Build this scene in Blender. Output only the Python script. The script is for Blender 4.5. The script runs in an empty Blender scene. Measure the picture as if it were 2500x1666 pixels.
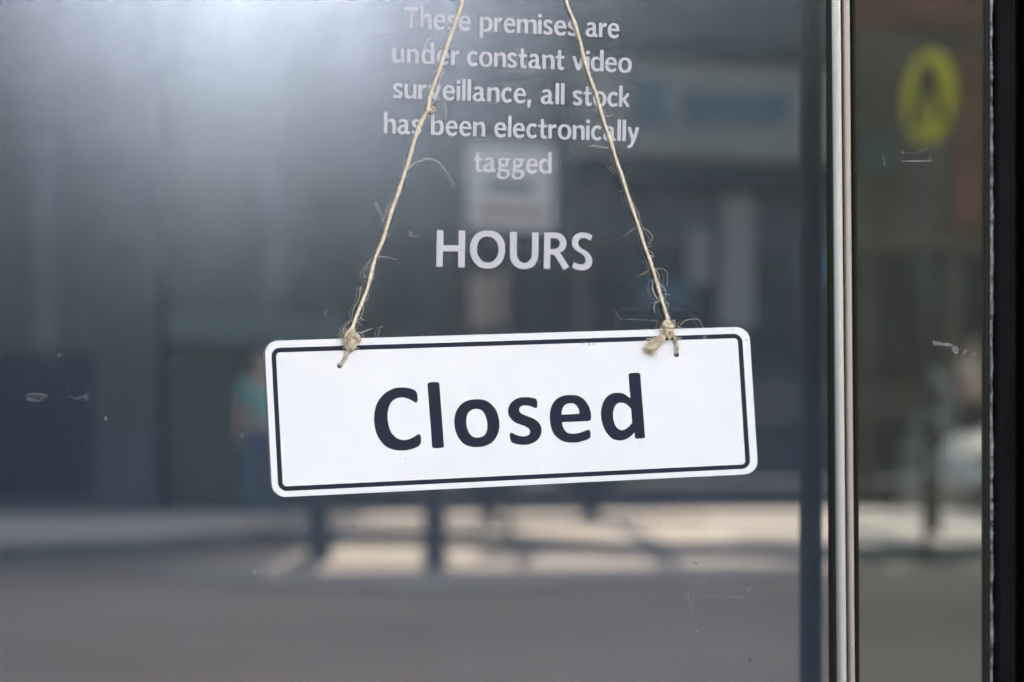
import bpy, bmesh, math, random
from mathutils import Vector, Matrix
rnd = random.Random(7)
R = math.radians
sc = bpy.context.scene
col = sc.collection

# ------------------------------------------------------------------ camera
F = 85.0 / 36.0 * 2500.0            # focal length in photograph pixels
CU, HOR = 1250.0, 1105.0            # centre column and horizon row of the photograph
YAW = R(15.8)
CAM = Vector((-0.4244, -1.5, 0.85))
AX = Vector((math.sin(YAW), math.cos(YAW), 0))
RT = Vector((math.cos(YAW), -math.sin(YAW), 0))
cam = bpy.data.cameras.new("camera")
cam.lens = 85; cam.sensor_width = 36; cam.sensor_fit = 'HORIZONTAL'
cam.shift_y = (HOR - 833.0) / 2500.0
cam.clip_start = 0.05; cam.clip_end = 3000
cam.dof.use_dof = True; cam.dof.focus_distance = 1.545; cam.dof.aperture_fstop = 5.6
co = bpy.data.objects.new("camera", cam); col.objects.link(co)
co.location = CAM; co.rotation_euler = (R(90), 0, -YAW)
sc.camera = co

def ray(u, v):
    return AX * F + RT * (u - CU) + Vector((0, 0, HOR - v))
def P(u, v, y=0.0):
    """point of the plane at depth y (0 = face of the glass) seen at photograph pixel u, v"""
    d = ray(u, v); t = (y - CAM.y) / d.y
    return CAM + d * t
def G(u, v, z=0.0):
    """ground point at height z across the street, as the glass mirrors it -> its real place"""
    d = ray(u, v); t = (z - CAM.z) / d.z
    p = CAM + d * t
    return Vector((p.x, -p.y, p.z))
def M(u, v, Y):
    """point at distance Y out in the street, as the glass mirrors it -> its real place"""
    p = P(u, v, Y)
    return Vector((p.x, -p.y, p.z))

# ------------------------------------------------------------------ light
SUN_EL = R(14.5)
sd = ray(1120, HOR); sd = Vector((sd.x, -sd.y, 0)).normalized()
SUN = Vector((sd.x * math.cos(SUN_EL), sd.y * math.cos(SUN_EL), math.sin(SUN_EL)))
w = bpy.data.worlds.new("World"); sc.world = w; w.use_nodes = True
nt = w.node_tree; bg = nt.nodes["Background"]
sky = nt.nodes.new("ShaderNodeTexSky"); sky.sky_type = 'NISHITA'; sky.sun_disc = False
sky.sun_elevation = SUN_EL
sky.sun_rotation = math.atan2(SUN.x, SUN.y)
sky.air_density = 0.8; sky.dust_density = 2.5; sky.ozone_density = 0.5
nt.links.new(sky.outputs[0], bg.inputs[0]); bg.inputs[1].default_value = 0.15
sl = bpy.data.lights.new("sun", 'SUN'); sl.energy = 2.0; sl.angle = R(0.5); sl.color = (1, 0.93, 0.84)
so = bpy.data.objects.new("sun", sl); col.objects.link(so); so.location = (0, -20, 30)
so.rotation_euler = SUN.to_track_quat('Z', 'Y').to_euler()
sc.view_settings.view_transform = 'Standard'; sc.view_settings.look = 'None'
sc.view_settings.gamma = 1; sc.view_settings.exposure = 1.72
sc.cycles.caustics_reflective = False; sc.cycles.caustics_refractive = False
sc.cycles.sample_clamp_indirect = 12
sc.cycles.denoising_input_passes = "RGB_ALBEDO"; sc.cycles.denoising_prefilter = "ACCURATE"
sc.cycles.sampling_pattern = 'TABULATED_SOBOL'
w.cycles.sampling_method = 'MANUAL'; w.cycles.sample_map_resolution = 2048

# ------------------------------------------------------------------ materials
def mat(name, c, rough=0.7, metal=0.0, spec=0.5, noise=0.0, scale=8.0, bump=0.0, bscale=60.0, c2=None, detail=5):
    m = bpy.data.materials.new(name); m.use_nodes = True
    t = m.node_tree; b = t.nodes["Principled BSDF"]
    b.inputs["Roughness"].default_value = rough; b.inputs["Metallic"].default_value = metal
    b.inputs["Specular IOR Level"].default_value = spec
    c = tuple(c) + (1,)
    if noise > 0 or c2:
        tc = t.nodes.new("ShaderNodeTexCoord"); n = t.nodes.new("ShaderNodeTexNoise")
        n.inputs["Scale"].default_value = scale; n.inputs["Detail"].default_value = detail
        t.links.new(tc.outputs["Object"], n.inputs["Vector"])
        r = t.nodes.new("ShaderNodeValToRGB")
        a = tuple(x * (1 - noise) for x in c[:3]) + (1,)
        e = tuple(min(1, x * (1 + noise)) for x in c[:3]) + (1,) if not c2 else tuple(c2) + (1,)
        if c2: a = c
        r.color_ramp.elements[0].position = 0.35; r.color_ramp.elements[1].position = 0.68
        r.color_ramp.elements[0].color = a; r.color_ramp.elements[1].color = e
        t.links.new(n.outputs["Fac"], r.inputs["Fac"]); t.links.new(r.outputs["Color"], b.inputs["Base Color"])
    else:
        b.inputs["Base Color"].default_value = c
    if bump > 0:
        tc = t.nodes.new("ShaderNodeTexCoord"); n = t.nodes.new("ShaderNodeTexNoise")
        n.inputs["Scale"].default_value = bscale; n.inputs["Detail"].default_value = 4
        t.links.new(tc.outputs["Object"], n.inputs["Vector"])
        bp = t.nodes.new("ShaderNodeBump"); bp.inputs["Strength"].default_value = bump
        bp.inputs["Distance"].default_value = 0.002
        t.links.new(n.outputs["Fac"], bp.inputs["Height"]); t.links.new(bp.outputs["Normal"], b.inputs["Normal"])
    return m

def glass_mat(name, mirror, dust, halo, tint=(0.05, 0.055, 0.055)):
    """solar-coated shop glass: clear mirror reflection, a dusty film with two soft lobes, a thin diffuse veil"""
    m = bpy.data.materials.new(name); m.use_nodes = True
    t = m.node_tree; t.nodes.clear()
    out = t.nodes.new("ShaderNodeOutputMaterial")
    tr = t.nodes.new("ShaderNodeBsdfTransparent"); tr.inputs[0].default_value = tint + (1,)
    g = t.nodes.new("ShaderNodeBsdfAnisotropic"); g.inputs["Roughness"].default_value = 0.0
    g.inputs["Color"].default_value = tuple(mirror) + (1,)
    cur = t.nodes.new("ShaderNodeAddShader")
    t.links.new(tr.outputs[0], cur.inputs[0]); t.links.new(g.outputs[0], cur.inputs[1])
    tc = t.nodes.new("ShaderNodeTexCoord"); n = t.nodes.new("ShaderNodeTexNoise")
    n.inputs["Scale"].default_value = 9; n.inputs["Detail"].default_value = 7; n.inputs["Roughness"].default_value = 0.65
    mp = t.nodes.new("ShaderNodeMapping"); mp.inputs["Scale"].default_value = (2.2, 1, 0.7); mp.inputs["Rotation"].default_value = (0, R(24), 0)
    t.links.new(tc.outputs["Object"], mp.inputs["Vector"]); t.links.new(mp.outputs[0], n.inputs["Vector"])
    mr = t.nodes.new("ShaderNodeMapRange"); mr.inputs[1].default_value = 0.3; mr.inputs[2].default_value = 0.7
    mr.inputs[3].default_value = 0.90; mr.inputs[4].default_value = 1.10
    t.links.new(n.outputs["Fac"], mr.inputs[0])
    for rough, c, dist in halo:
        h = t.nodes.new("ShaderNodeBsdfAnisotropic"); h.distribution = dist; h.inputs["Roughness"].default_value = rough
        v = t.nodes.new("ShaderNodeVectorMath"); v.operation = 'SCALE'
        v.inputs[0].default_value = c; t.links.new(mr.outputs[0], v.inputs["Scale"])
        t.links.new(v.outputs[0], h.inputs["Color"])
        a = t.nodes.new("ShaderNodeAddShader"); t.links.new(cur.outputs[0], a.inputs[0]); t.links.new(h.outputs[0], a.inputs[1]); cur = a
    d = t.nodes.new("ShaderNodeBsdfDiffuse")
    v = t.nodes.new("ShaderNodeVectorMath"); v.operation = 'SCALE'
    v.inputs[0].default_value = dust; t.links.new(mr.outputs[0], v.inputs["Scale"]); t.links.new(v.outputs[0], d.inputs["Color"])
    a = t.nodes.new("ShaderNodeAddShader"); t.links.new(cur.outputs[0], a.inputs[0]); t.links.new(d.outputs[0], a.inputs[1])
    t.links.new(a.outputs[0], out.inputs[0])
    return m

def film_mat(name, c, alpha, speck=0.0, scale=1500.0, back=0.0):
    """translucent film: vinyl lettering, tape glue, scuffs"""
    m = bpy.data.materials.new(name); m.use_nodes = True
    t = m.node_tree; t.nodes.clear()
    out = t.nodes.new("ShaderNodeOutputMaterial"); mx = t.nodes.new("ShaderNodeMixShader")
    tr = t.nodes.new("ShaderNodeBsdfTransparent"); d = t.nodes.new("ShaderNodeBsdfDiffuse")
    d.inputs[0].default_value = tuple(c) + (1,)
    if back:
        tl = t.nodes.new("ShaderNodeBsdfTranslucent"); tl.inputs[0].default_value = tuple(c) + (1,)
        m2 = t.nodes.new("ShaderNodeMixShader"); m2.inputs[0].default_value = back
        t.links.new(d.outputs[0], m2.inputs[1]); t.links.new(tl.outputs[0], m2.inputs[2]); d = m2
    t.links.new(tr.outputs[0], mx.inputs[1]); t.links.new(d.outputs[0], mx.inputs[2]); mx.inputs[0].default_value = alpha
    if speck > 0:
        tc = t.nodes.new("ShaderNodeTexCoord"); n = t.nodes.new("ShaderNodeTexNoise")
        n.inputs["Scale"].default_value = scale; n.inputs["Detail"].default_value = 2
        t.links.new(tc.outputs["Object"], n.inputs["Vector"])
        mr = t.nodes.new("ShaderNodeMapRange"); mr.inputs[1].default_value = 0.3; mr.inputs[2].default_value = 0.7
        mr.inputs[3].default_value = max(0, alpha - speck); mr.inputs[4].default_value = min(1, alpha + speck)
        t.links.new(n.outputs["Fac"], mr.inputs[0]); t.links.new(mr.outputs[0], mx.inputs[0])
    t.links.new(mx.outputs[0], out.inputs[0])
    return m

GL_DOOR = glass_mat("coated_glass_door", (0.66, 0.59, 0.49), (0.002, 0.0025, 0.0025),
                    [(0.215, (0.072, 0.108, 0.212), 'BECKMANN'), (0.215, (0.034, 0.047, 0.056), 'GGX')])
GL_SIDE = glass_mat("coated_glass_side", (0.56, 0.55, 0.48), (0.019, 0.020, 0.017),
                    [(0.17, (0.006, 0.006, 0.006), 'GGX')])
VINYL = film_mat("frosted_vinyl", (0.61, 0.635, 0.72), 0.80, 0.09)
GLUE = film_mat("tape_glue", (0.62, 0.66, 0.70), 0.015, 0.06, 380)
EDGE = film_mat("tape_edge", (0.62, 0.66, 0.70), 0.10, 0.11, 300)
SCRATCH = film_mat("scratch_white", (0.75, 0.78, 0.8), 0.08, 0.13, 500)
SPECK = film_mat("speck_white", (0.75, 0.78, 0.8), 0.15)
WHITE = mat("sign_white", (0.78, 0.85, 0.95), 0.38, noise=0.015, scale=14)
NAVY = mat("sign_navy", (0.012, 0.018, 0.044), 0.5, spec=0.18)
JUTE = mat("jute", (0.95, 0.82, 0.67), 0.85, spec=0.2, noise=0.22, scale=420, bump=0.5, bscale=1600)
JUTE_B = mat("jute_knot", (0.98, 0.72, 0.53), 0.9, spec=0.1, noise=0.5, scale=260, bump=0.9, bscale=1500)
FIBRE = mat("jute_fibre", (0.90, 0.82, 0.70), 0.6)
CHROME = mat("bright_trim", (0.99, 1.0, 0.95), 0.14, metal=0.35, spec=1.0, bump=0.02, bscale=20); CHROME2 = mat("satin_trim", (0.84, 0.77, 0.73), 0.14, metal=0.4, bump=0.02, bscale=20)
SEAL = mat("rubber_seal", (0.016, 0.018, 0.012), 0.6, spec=0.3)
BLACK = mat("black_powdercoat", (0.004, 0.004, 0.005), 0.5, spec=0.15, noise=0.3, scale=60, bump=0.15, bscale=300)
FACE = mat("frame_face_coat", (0.004, 0.0045, 0.0075), 0.5, spec=0.07, noise=0.5, scale=25, bump=0.1, bscale=200)
WORN = mat("worn_aluminium", (0.06, 0.06, 0.065), 0.4, metal=0.4, c2=(0.42, 0.42, 0.46), scale=160, bump=0.4, bscale=400)

# ------------------------------------------------------------------ helpers
def tag(o, label=None, cat=None, group=None, kind=None):
    if label: o["label"] = label
    if cat: o["category"] = cat
    if group: o["group"] = group
    if kind: o["kind"] = kind
    return o
def empty(name, loc, label=None, cat=None, group=None):
    o = bpy.data.objects.new(name, None); o.empty_display_size = 0.05
    o.location = loc; col.objects.link(o)
    return tag(o, label, cat, group)
def link(name, me, m, parent=None):
    """mesh given in world coordinates -> object, kept in place under its parent"""
    o = bpy.data.objects.new(name, me); col.objects.link(o)
    if m:
        me.materials.clear(); me.materials.append(m)
    if parent:
        o.parent = parent
        off = Vector(); p = parent
        while p: off += p.location; p = p.parent
        o.location = -off
    return o
def from_bm(bm, smooth=False):
    bmesh.ops.recalc_face_normals(bm, faces=bm.faces[:])
    me = bpy.data.meshes.new("m"); bm.to_mesh(me); bm.free()
    if smooth:
        for p in me.polygons: p.use_smooth = True
    return me
def add_box(bm, a, b):
    x0, x1 = sorted((a[0], b[0])); y0, y1 = sorted((a[1], b[1])); z0, z1 = sorted((a[2], b[2]))
    v = [bm.verts.new(p) for p in ((x0,y0,z0),(x1,y0,z0),(x1,y1,z0),(x0,y1,z0),(x0,y0,z1),(x1,y0,z1),(x1,y1,z1),(x0,y1,z1))]
    for f in ((0,3,2,1),(4,5,6,7),(0,1,5,4),(1,2,6,5),(2,3,7,6),(3,0,4,7)): bm.faces.new([v[i] for i in f])
def box(name, a, b, m, parent=None, bevel=0.0):
    bm = bmesh.new(); add_box(bm, a, b)
    if bevel: bmesh.ops.bevel(bm, geom=bm.edges[:], offset=bevel, segments=2, affect='EDGES')
    return link(name, from_bm(bm), m, parent)
def add_tube(bm, pts, rad, sides=8, cap=True):
    n = len(pts); rings = []
    pv = None
    for i, p in enumerate(pts):
        t = (pts[min(i+1, n-1)] - pts[max(i-1, 0)]).normalized()
        ref = Vector((0, 1, 0)) if pv is None else pv
        a = t.cross(ref)
        if a.length < 1e-4: a = t.cross(Vector((1, 0, 0.3)))
        a.normalize(); b = a.cross(t).normalized(); pv = b
        r = rad[i] if isinstance(rad, (list, tuple)) else rad
        rings.append([bm.verts.new(p + a * (r * math.cos(k * 2 * math.pi / sides)) + b * (r * math.sin(k * 2 * math.pi / sides))) for k in range(sides)])
    for i in range(n - 1):
        for k in range(sides):
            bm.faces.new((rings[i][k], rings[i][(k+1) % sides], rings[i+1][(k+1) % sides], rings[i+1][k]))
    if cap:
        bm.faces.new(rings[0][::-1]); bm.faces.new(rings[-1])
def crom(pts, per=6, closed=False):
    """centripetal-like spline through points (any dimension, Vectors)"""
    n = len(pts); out = []
    rng = range(n) if closed else range(n - 1)
    for i in rng:
        p1, p2 = pts[i], pts[(i+1) % n]
        p0 = pts[(i-1) % n] if closed or i > 0 else p1 * 2 - p2
        p3 = pts[(i+2) % n] if closed or i < n - 2 else p2 * 2 - p1
        L = (p2 - p1).length
        m1 = (p2 - p0) / max((p2 - p1).length + (p1 - p0).length, 1e-9) * L
        m2 = (p3 - p1) / max((p3 - p2).length + (p2 - p1).length, 1e-9) * L
        for k in range(per):
            t = k / per; t2 = t*t; t3 = t2*t
            out.append(p1*(2*t3-3*t2+1) + m1*(t3-2*t2+t) + p2*(-2*t3+3*t2) + m2*(t3-t2))
    if not closed: out.append(pts[-1])
    return out
def outline(pts, per=5, straight=None):
    """closed outline: 2-tuples are smooth points, 3-tuples corners; long runs stay straight"""
    n = len(pts); V = [Vector((p[0], p[1])) for p in pts]; C = [len(p) > 2 for p in pts]; out = []
    def tang(i, fwd):
        if C[i]: return None
        a, b, c = V[(i-1) % n], V[i], V[(i+1) % n]
        if straight:
            if (b - a).length > straight: return (b - a).normalized()
            if (c - b).length > straight: return (c - b).normalized()
        l1, l2 = (b - a).length, (c - b).length
        return ((b - a) / max(l1, 1e-9) * l2 + (c - b) / max(l2, 1e-9) * l1).normalized()
    for i in range(n):
        j = (i + 1) % n; a, b = V[i], V[j]; L = (b - a).length
        if (C[i] and C[j]) or (straight and L > straight): out.append(a); continue
        ch = (b - a).normalized()
        t1 = tang(i, 1) or ch; t2 = tang(j, 0) or ch
        for k in range(per):
            t = k / per; q2 = t*t; q3 = q2*t
            out.append(a*(2*q3-3*q2+1) + t1*L*(q3-2*q2+t) + b*(-2*q3+3*q2) + t2*L*(q3-q2))
    return out
def flat_mesh(loops, y, thick, bevel=0.0):
    """loops of photograph pixels on the plane y -> filled sheet with holes, its real thickness towards the street"""
    cu = bpy.data.curves.new("c", 'CURVE'); cu.dimensions = '2D'; cu.fill_mode = 'BOTH'
    cu.extrude = thick / 2 - bevel; cu.bevel_depth = bevel; cu.bevel_resolution = 1 if bevel else 0
    for lp in loops:
        w3 = [P(q[0], q[1], y) for q in lp]
        s = cu.splines.new('POLY'); s.points.add(len(w3) - 1); s.use_cyclic_u = True
        for k, q in enumerate(w3): s.points[k].co = (q.x, q.z, 0, 1)
    o = bpy.data.objects.new("c", cu); me = bpy.data.meshes.new_from_object(o)
    bpy.data.objects.remove(o); bpy.data.curves.remove(cu)
    for v in me.vertices: v.co = Vector((v.co.x, y - thick / 2 - v.co.z, v.co.y))
    bm = bmesh.new(); bm.from_mesh(me); bmesh.ops.remove_doubles(bm, verts=bm.verts[:], dist=1e-7)
    bm2 = from_bm(bm); bpy.data.meshes.remove(me)
    return bm2

# ------------------------------------------------------------------ ground and street (mirrored in the glass)
ROAD = mat("asphalt", (0.130, 0.108, 0.089), 0.85, c2=(0.255, 0.210, 0.172), scale=0.16, detail=8, bump=0.3, bscale=120)
PAVE = mat("footpath_concrete", (0.40, 0.35, 0.31), 0.92, c2=(0.56, 0.49, 0.43), spec=0.2, scale=0.5, detail=6)
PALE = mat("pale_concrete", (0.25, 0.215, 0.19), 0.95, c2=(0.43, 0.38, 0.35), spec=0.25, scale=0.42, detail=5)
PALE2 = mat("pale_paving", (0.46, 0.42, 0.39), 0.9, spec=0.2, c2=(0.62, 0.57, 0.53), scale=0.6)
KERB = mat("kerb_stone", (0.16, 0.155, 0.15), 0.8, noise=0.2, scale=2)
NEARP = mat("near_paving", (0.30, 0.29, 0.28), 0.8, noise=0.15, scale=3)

def sheet(name, pts, z, m, kind='structure'):
    bm = bmesh.new(); bm.faces.new([bm.verts.new((p.x, p.y, z)) for p in pts])
    o = link(name, from_bm(bm), m); return tag(o, kind=kind)
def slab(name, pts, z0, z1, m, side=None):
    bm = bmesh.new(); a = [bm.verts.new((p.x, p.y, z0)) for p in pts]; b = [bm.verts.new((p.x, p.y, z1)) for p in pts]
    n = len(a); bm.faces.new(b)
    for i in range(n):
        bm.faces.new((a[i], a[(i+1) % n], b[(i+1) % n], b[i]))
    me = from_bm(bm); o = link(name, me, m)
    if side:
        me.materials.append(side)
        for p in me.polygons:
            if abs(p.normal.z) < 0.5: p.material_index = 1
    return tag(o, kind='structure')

V3 = Vector
sheet("road", [V3((-900, 900, 0)), V3((-900, -900, 0)), V3((900, -900, 0)), V3((900, 900, 0))], 0.0, ROAD)
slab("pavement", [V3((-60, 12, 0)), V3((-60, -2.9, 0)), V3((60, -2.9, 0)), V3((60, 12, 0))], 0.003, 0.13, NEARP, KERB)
FZ = 0.13
kerb_px = [(-900, 1380), (0, 1330), (330, 1318), (640, 1293), (1050, 1296), (1180, 1300), (1500, 1322), (1965, 1330), (2500, 1330), (3600, 1322)]
kl = [G(u, v, FZ) for u, v in kerb_px]
far = [V3((90, -60, 0)), V3((-90, -60, 0))]
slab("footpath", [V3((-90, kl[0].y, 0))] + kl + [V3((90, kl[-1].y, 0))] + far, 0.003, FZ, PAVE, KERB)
# pale paved build-out of the crossing, raised a little; its paleness also carries a sun streak
isl = [(340, 1398), (620, 1362), (900, 1347), (1300, 1352), (1700, 1352), (1960, 1372), (2010, 1388), (1900, 1396), (1500, 1416), (1250, 1430), (1000, 1436), (760, 1428), (560, 1412)]
slab("crossing_island", [G(u, v, 0.03) for u, v in isl], 0.002, 0.03, PALE)
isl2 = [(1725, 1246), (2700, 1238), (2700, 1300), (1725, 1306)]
sheet("paving_sun_patch", [G(u, v, FZ + .004) for u, v in isl2], FZ + 0.004, PALE2)  # pale paving whose tone also carries the sunlit strip
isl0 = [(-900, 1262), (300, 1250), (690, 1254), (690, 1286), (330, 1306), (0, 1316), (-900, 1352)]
SUN_PAVE = mat("sun_tinted_paving", (0.50, 0.40, 0.33), 0.9, spec=0.2, c2=(0.66, 0.54, 0.46), scale=0.6)  # warm pale tone puts missing sunlight into the left footpath's colour
sheet("paving_sun_patch", [G(u, v, FZ + .004) for u, v in isl0], FZ + 0.004, SUN_PAVE)
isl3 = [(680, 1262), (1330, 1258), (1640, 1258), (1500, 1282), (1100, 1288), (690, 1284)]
sheet("paving_sun_patch", [G(u, v, FZ + .004) for u, v in isl3], FZ + 0.004, PALE)

# ------------------------------------------------------------------ the buildings across the street
YF = 27.5
SLATE = mat("slate_render", (0.075, 0.080, 0.086), 0.7, spec=0.15, noise=0.15, scale=0.6)
OLIVE = mat("olive_render", (0.075, 0.085, 0.072), 0.7, spec=0.15, noise=0.25, scale=0.4)
NIGHT = mat("navy_door", (0.016, 0.026, 0.040), 0.5, spec=0.08, noise=0.3, scale=0.5)
FASC = mat("fascia_grey", (0.19, 0.195, 0.185), 0.6, spec=0.2, noise=0.06, scale=1)
SOFF_SHADE = mat("soffit_shadow_dark", (0.030, 0.036, 0.036), 0.7, spec=0.1)
BLUE = mat("fascia_blue", (0.04, 0.085, 0.13), 0.5)
BRICK = mat("brown_brick", (0.18, 0.090, 0.062), 0.85, spec=0.1, noise=0.2, scale=2)
BRICKD = mat("dark_brick", (0.125, 0.105, 0.085), 0.85, spec=0.1, noise=0.25, scale=1)
SHOPG = mat("shop_glass", (0.030, 0.036, 0.040), 0.35, noise=0.6, scale=0.5)
PALEC = mat("pale_column", (0.20, 0.20, 0.20), 0.7, spec=0.2)
SLOTM = mat("sun_slot_dark", (0.085, 0.080, 0.072), 0.7, spec=0.1, noise=0.2, scale=1); PILA = mat("pilaster_grey", (0.115, 0.125, 0.14), 0.7, spec=0.15); AWN = mat("awning_teal", (0.10, 0.13, 0.13), 0.7, spec=0.15); SHUT = mat("shutter_green", (0.055, 0.066, 0.055), 0.6, spec=0.1, noise=0.2, scale=.5)
BEIGE = mat("beige_panel", (0.30, 0.22, 0.18), 0.7)
TEAL = mat("teal_panel", (0.065, 0.095, 0.088), 0.6, spec=0.15)

def px_box(name, u0, v0, u1, v1, Y, dep, m, parent=None, bevel=0):
    a = M(u0, v0, Y); b = M(u1, v1, Y); um = M((u0+u1)/2, v0, Y); ub = M((u0+u1)/2, v1, Y)
    return box(name, (a.x, -Y, ub.z), (b.x, -Y - dep, um.z), m, parent, bevel)
def px_wall(name, u0, u1, vtop, Y, dep, m, parent, z0=FZ):
    a = M(u0, 500, Y); b = M(u1, 500, Y); t = M((u0+u1)/2, vtop, Y)
    return box(name, (a.x, -Y, z0), (b.x, -Y - dep, t.z), m, parent)
def building(label, u0, u1, vtop, Y, m, dep=9, z0=FZ):
    e = empty("building", M((u0+u1)/2, 1250, Y + dep/2), label, "building")
    e.location.z = FZ
    px_wall("wall", u0, u1, vtop, Y, dep, m, e, z0)
    return e
def z_box(name, u0, u1, z0, z1, Y, dep, m, parent):
    a = M(u0, 500, Y); b = M(u1, 500, Y)
    return box(name, (a.x, -Y, z0), (b.x, -Y - dep, z1), m, parent)
def sun_slot(e, u0, u1, Y, posts, m):  # made-up opening shaped to pass sun streaks and shade the kerb
    m = SLOTM
    """open ground floor added to let sun streaks through: low plinth, mid rail and slim posts, the mid bar shades the kerb"""
    z_box("slot_sill", u0, u1, FZ, .46, Y - .02, .3, m, e)
    z_box("shade_rail", u0, u1, 1.30, 1.78, Y - .01, .12, m, e)
    for u in posts: z_box("post", u - 14, u + 14, .46, SLOT_TOP, Y + .05, .14, m, e)
SLOT_TOP = 3.55
bA = building("dark blue rendered building with a pale pilaster across the street", -2600, 385, -900, YF, SLATE)
px_box("garage_door", -1500, 860, 225, 1215, YF - .06, .05, NIGHT, bA)
px_box("pilaster", 85, 330, 140, 850, YF - .05, .04, PILA, bA)
bB = building("low olive building under the bright gap of sky across the street", 404, 858, -34, YF + .3, OLIVE)  # top kept low to leave a sky notch for the glow
px_box("awning_fascia", 408, 770, 850, 835, YF - .1, .3, AWN, bB)
px_box("shutter", 418, 870, 600, 1240, YF + .27, .05, SHUT, bB)
px_box("pilaster", 640, 380, 690, 768, YF + .25, .06, PILA, bB)
bC = building("slate rendered block higher than its olive neighbour across the street", 862, 1408, -900, YF, SLATE, .5, SLOT_TOP)  # upper wall shaped tall to keep the sun off the door
sun_slot(bC, 862, 1408, YF, (890,), SLATE)
px_box("wall_panel", 1150, 670, 1200, 800, YF - .05, .04, BEIGE, bC)
px_box("wall_panel", 1212, 660, 1240, 790, YF - .05, .04, BEIGE, bC)
bD = building("shop with a grey fascia board and blue lettering across the street", 1412, 2062, -820, YF + .2, SLATE, .5, SLOT_TOP)
sun_slot(bD, 1412, 2062, YF + .2, (1425,), SLATE)
px_box("soffit", 1414, 100, 2060, 150, YF - .55, .7, SOFF_SHADE, bD)
px_box("fascia_board", 1414, 153, 2060, 385, YF - .45, .6, FASC, bD)
px_box("emblem", 1545, 185, 1632, 310, YF - .5, .04, BLUE, bD)
for k in range(5): px_box("letter", 1668 + k*52, 225 + (k % 2) * 6, 1718 + k*52, 305, YF - .5, .04, BLUE, bD)
px_box("shadow_band", 1414, 388, 2060, 450, YF - .3, .45, SOFF_SHADE, bD)  # dark strip standing in for the shadow under the fascia
px_box("column", 1765, 470, 1840, 800, YF + .1, .12, PALEC, bD)
px_box("display_poster", 1682, 560, 1735, 690, YF + .12, .05, PALEC, bD)
px_box("display_poster", 1560, 690, 1690, 750, YF + .12, .05, BLUE, bD)
px_box("display_poster", 1950, 610, 2040, 690, YF + .12, .05, BLUE, bD)
bE = building("brown brick building with an added open ground floor across the street", 2066, 4800, -800, YF + .1, BRICKD, .5, SLOT_TOP)
sun_slot(bE, 2066, 4800, YF + .1, (2120, 2330, 2700, 3200), BRICKD)
px_box("brick_band", 2066, -790, 4790, 125, YF + .0, .08, BRICK, bE)
px_box("brick_pier", 2335, 128, 2700, 560, YF + .0, .08, BRICK, bE)
px_box("teal_panel", 2085, 330, 2195, 430, YF - .02, .05, TEAL, bE)
# the wood added to block low sky behind the arcade
SKY_BLOCK = mat("sky_block_foliage", (0.045, 0.048, 0.038), 0.9, noise=0.4, scale=0.8)
bm = bmesh.new(); rw0 = random.Random(21); rows = []
for i in range(121):
    x = -60 + i * 1.6; hh = 9.2 + .35*math.sin(i*.7) + .25*math.sin(i*1.9) + rw0.uniform(-.15, .15)
    rows.append([bm.verts.new((x, -62 + .5*math.sin(i*1.3 + z) + (1.4 if z > 6 else 0)*-1, min(z, hh))) for z in (0, 2, 4, 6, 20)] + [bm.verts.new((x, -66, hh*.95)), bm.verts.new((x, -67, 0))])
for a, b in zip(rows, rows[1:]):
    for k in range(6): bm.faces.new((a[k], b[k], b[k+1], a[k+1]))
me = from_bm(bm, True)
bm = bmesh.new(); bm.from_mesh(me)
for k in range(9000):
    p = Vector((rw0.uniform(-55, 125), -61.3 + rw0.gauss(0, .5), rw0.uniform(.5, 9.2))); d = Vector((rw0.gauss(0, 1), rw0.gauss(0, 1), rw0.gauss(0, 1))).normalized(); q = d.orthogonal().normalized()
    l = rw0.uniform(.2, .5); bm.faces.new([bm.verts.new(x) for x in (p, p + d*l*.5 + q*l*.25, p + d*l, p + d*l*.5 - q*l*.25)])
me = bpy.data.meshes.new("sky_block_wood"); bm.to_mesh(me); bm.free()
tag(link("sky_block_wood", me, SKY_BLOCK), kind='stuff')

# ------------------------------------------------------------------ street furniture and people (mirrored)
BOLL = mat("bollard_paint", (0.030, 0.028, 0.032), 0.5, noise=0.2, scale=8)
def lathe(name, prof, c, m, parent=None, sides=28):
    bm = bmesh.new(); rings = []
    for r, z in prof: rings.append([bm.verts.new((c.x + r*math.cos(k*2*math.pi/sides), c.y + r*math.sin(k*2*math.pi/sides), z)) for k in range(sides)])
    for i in range(len(rings)-1):
        for k in range(sides): bm.faces.new((rings[i][k], rings[i][(k+1)%sides], rings[i+1][(k+1)%sides], rings[i+1][k]))
    bm.faces.new(rings[0][::-1]); bm.faces.new(rings[-1])
    return link(name, from_bm(bm, True), m, parent)
for (u, v, lab) in ((778, 1366, "dark round bollard nearest the person in the teal top"), (1062, 1379, "dark round bollard nearest the white notice board")):
    c = G(u, v, 0.03); e = empty("bollard", c, lab, "bollard", "bollards on the pale crossing island")
    lathe("post", [(0.10, .03), (.095, .06), (.088, .1), (.085, .95), (.075, 1.0)], c, BOLL, e)
    lathe("cap", [(0.092, 1.0), (.092, 1.05), (.06, 1.1), (.02, 1.12)], c, BOLL, e)

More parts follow.
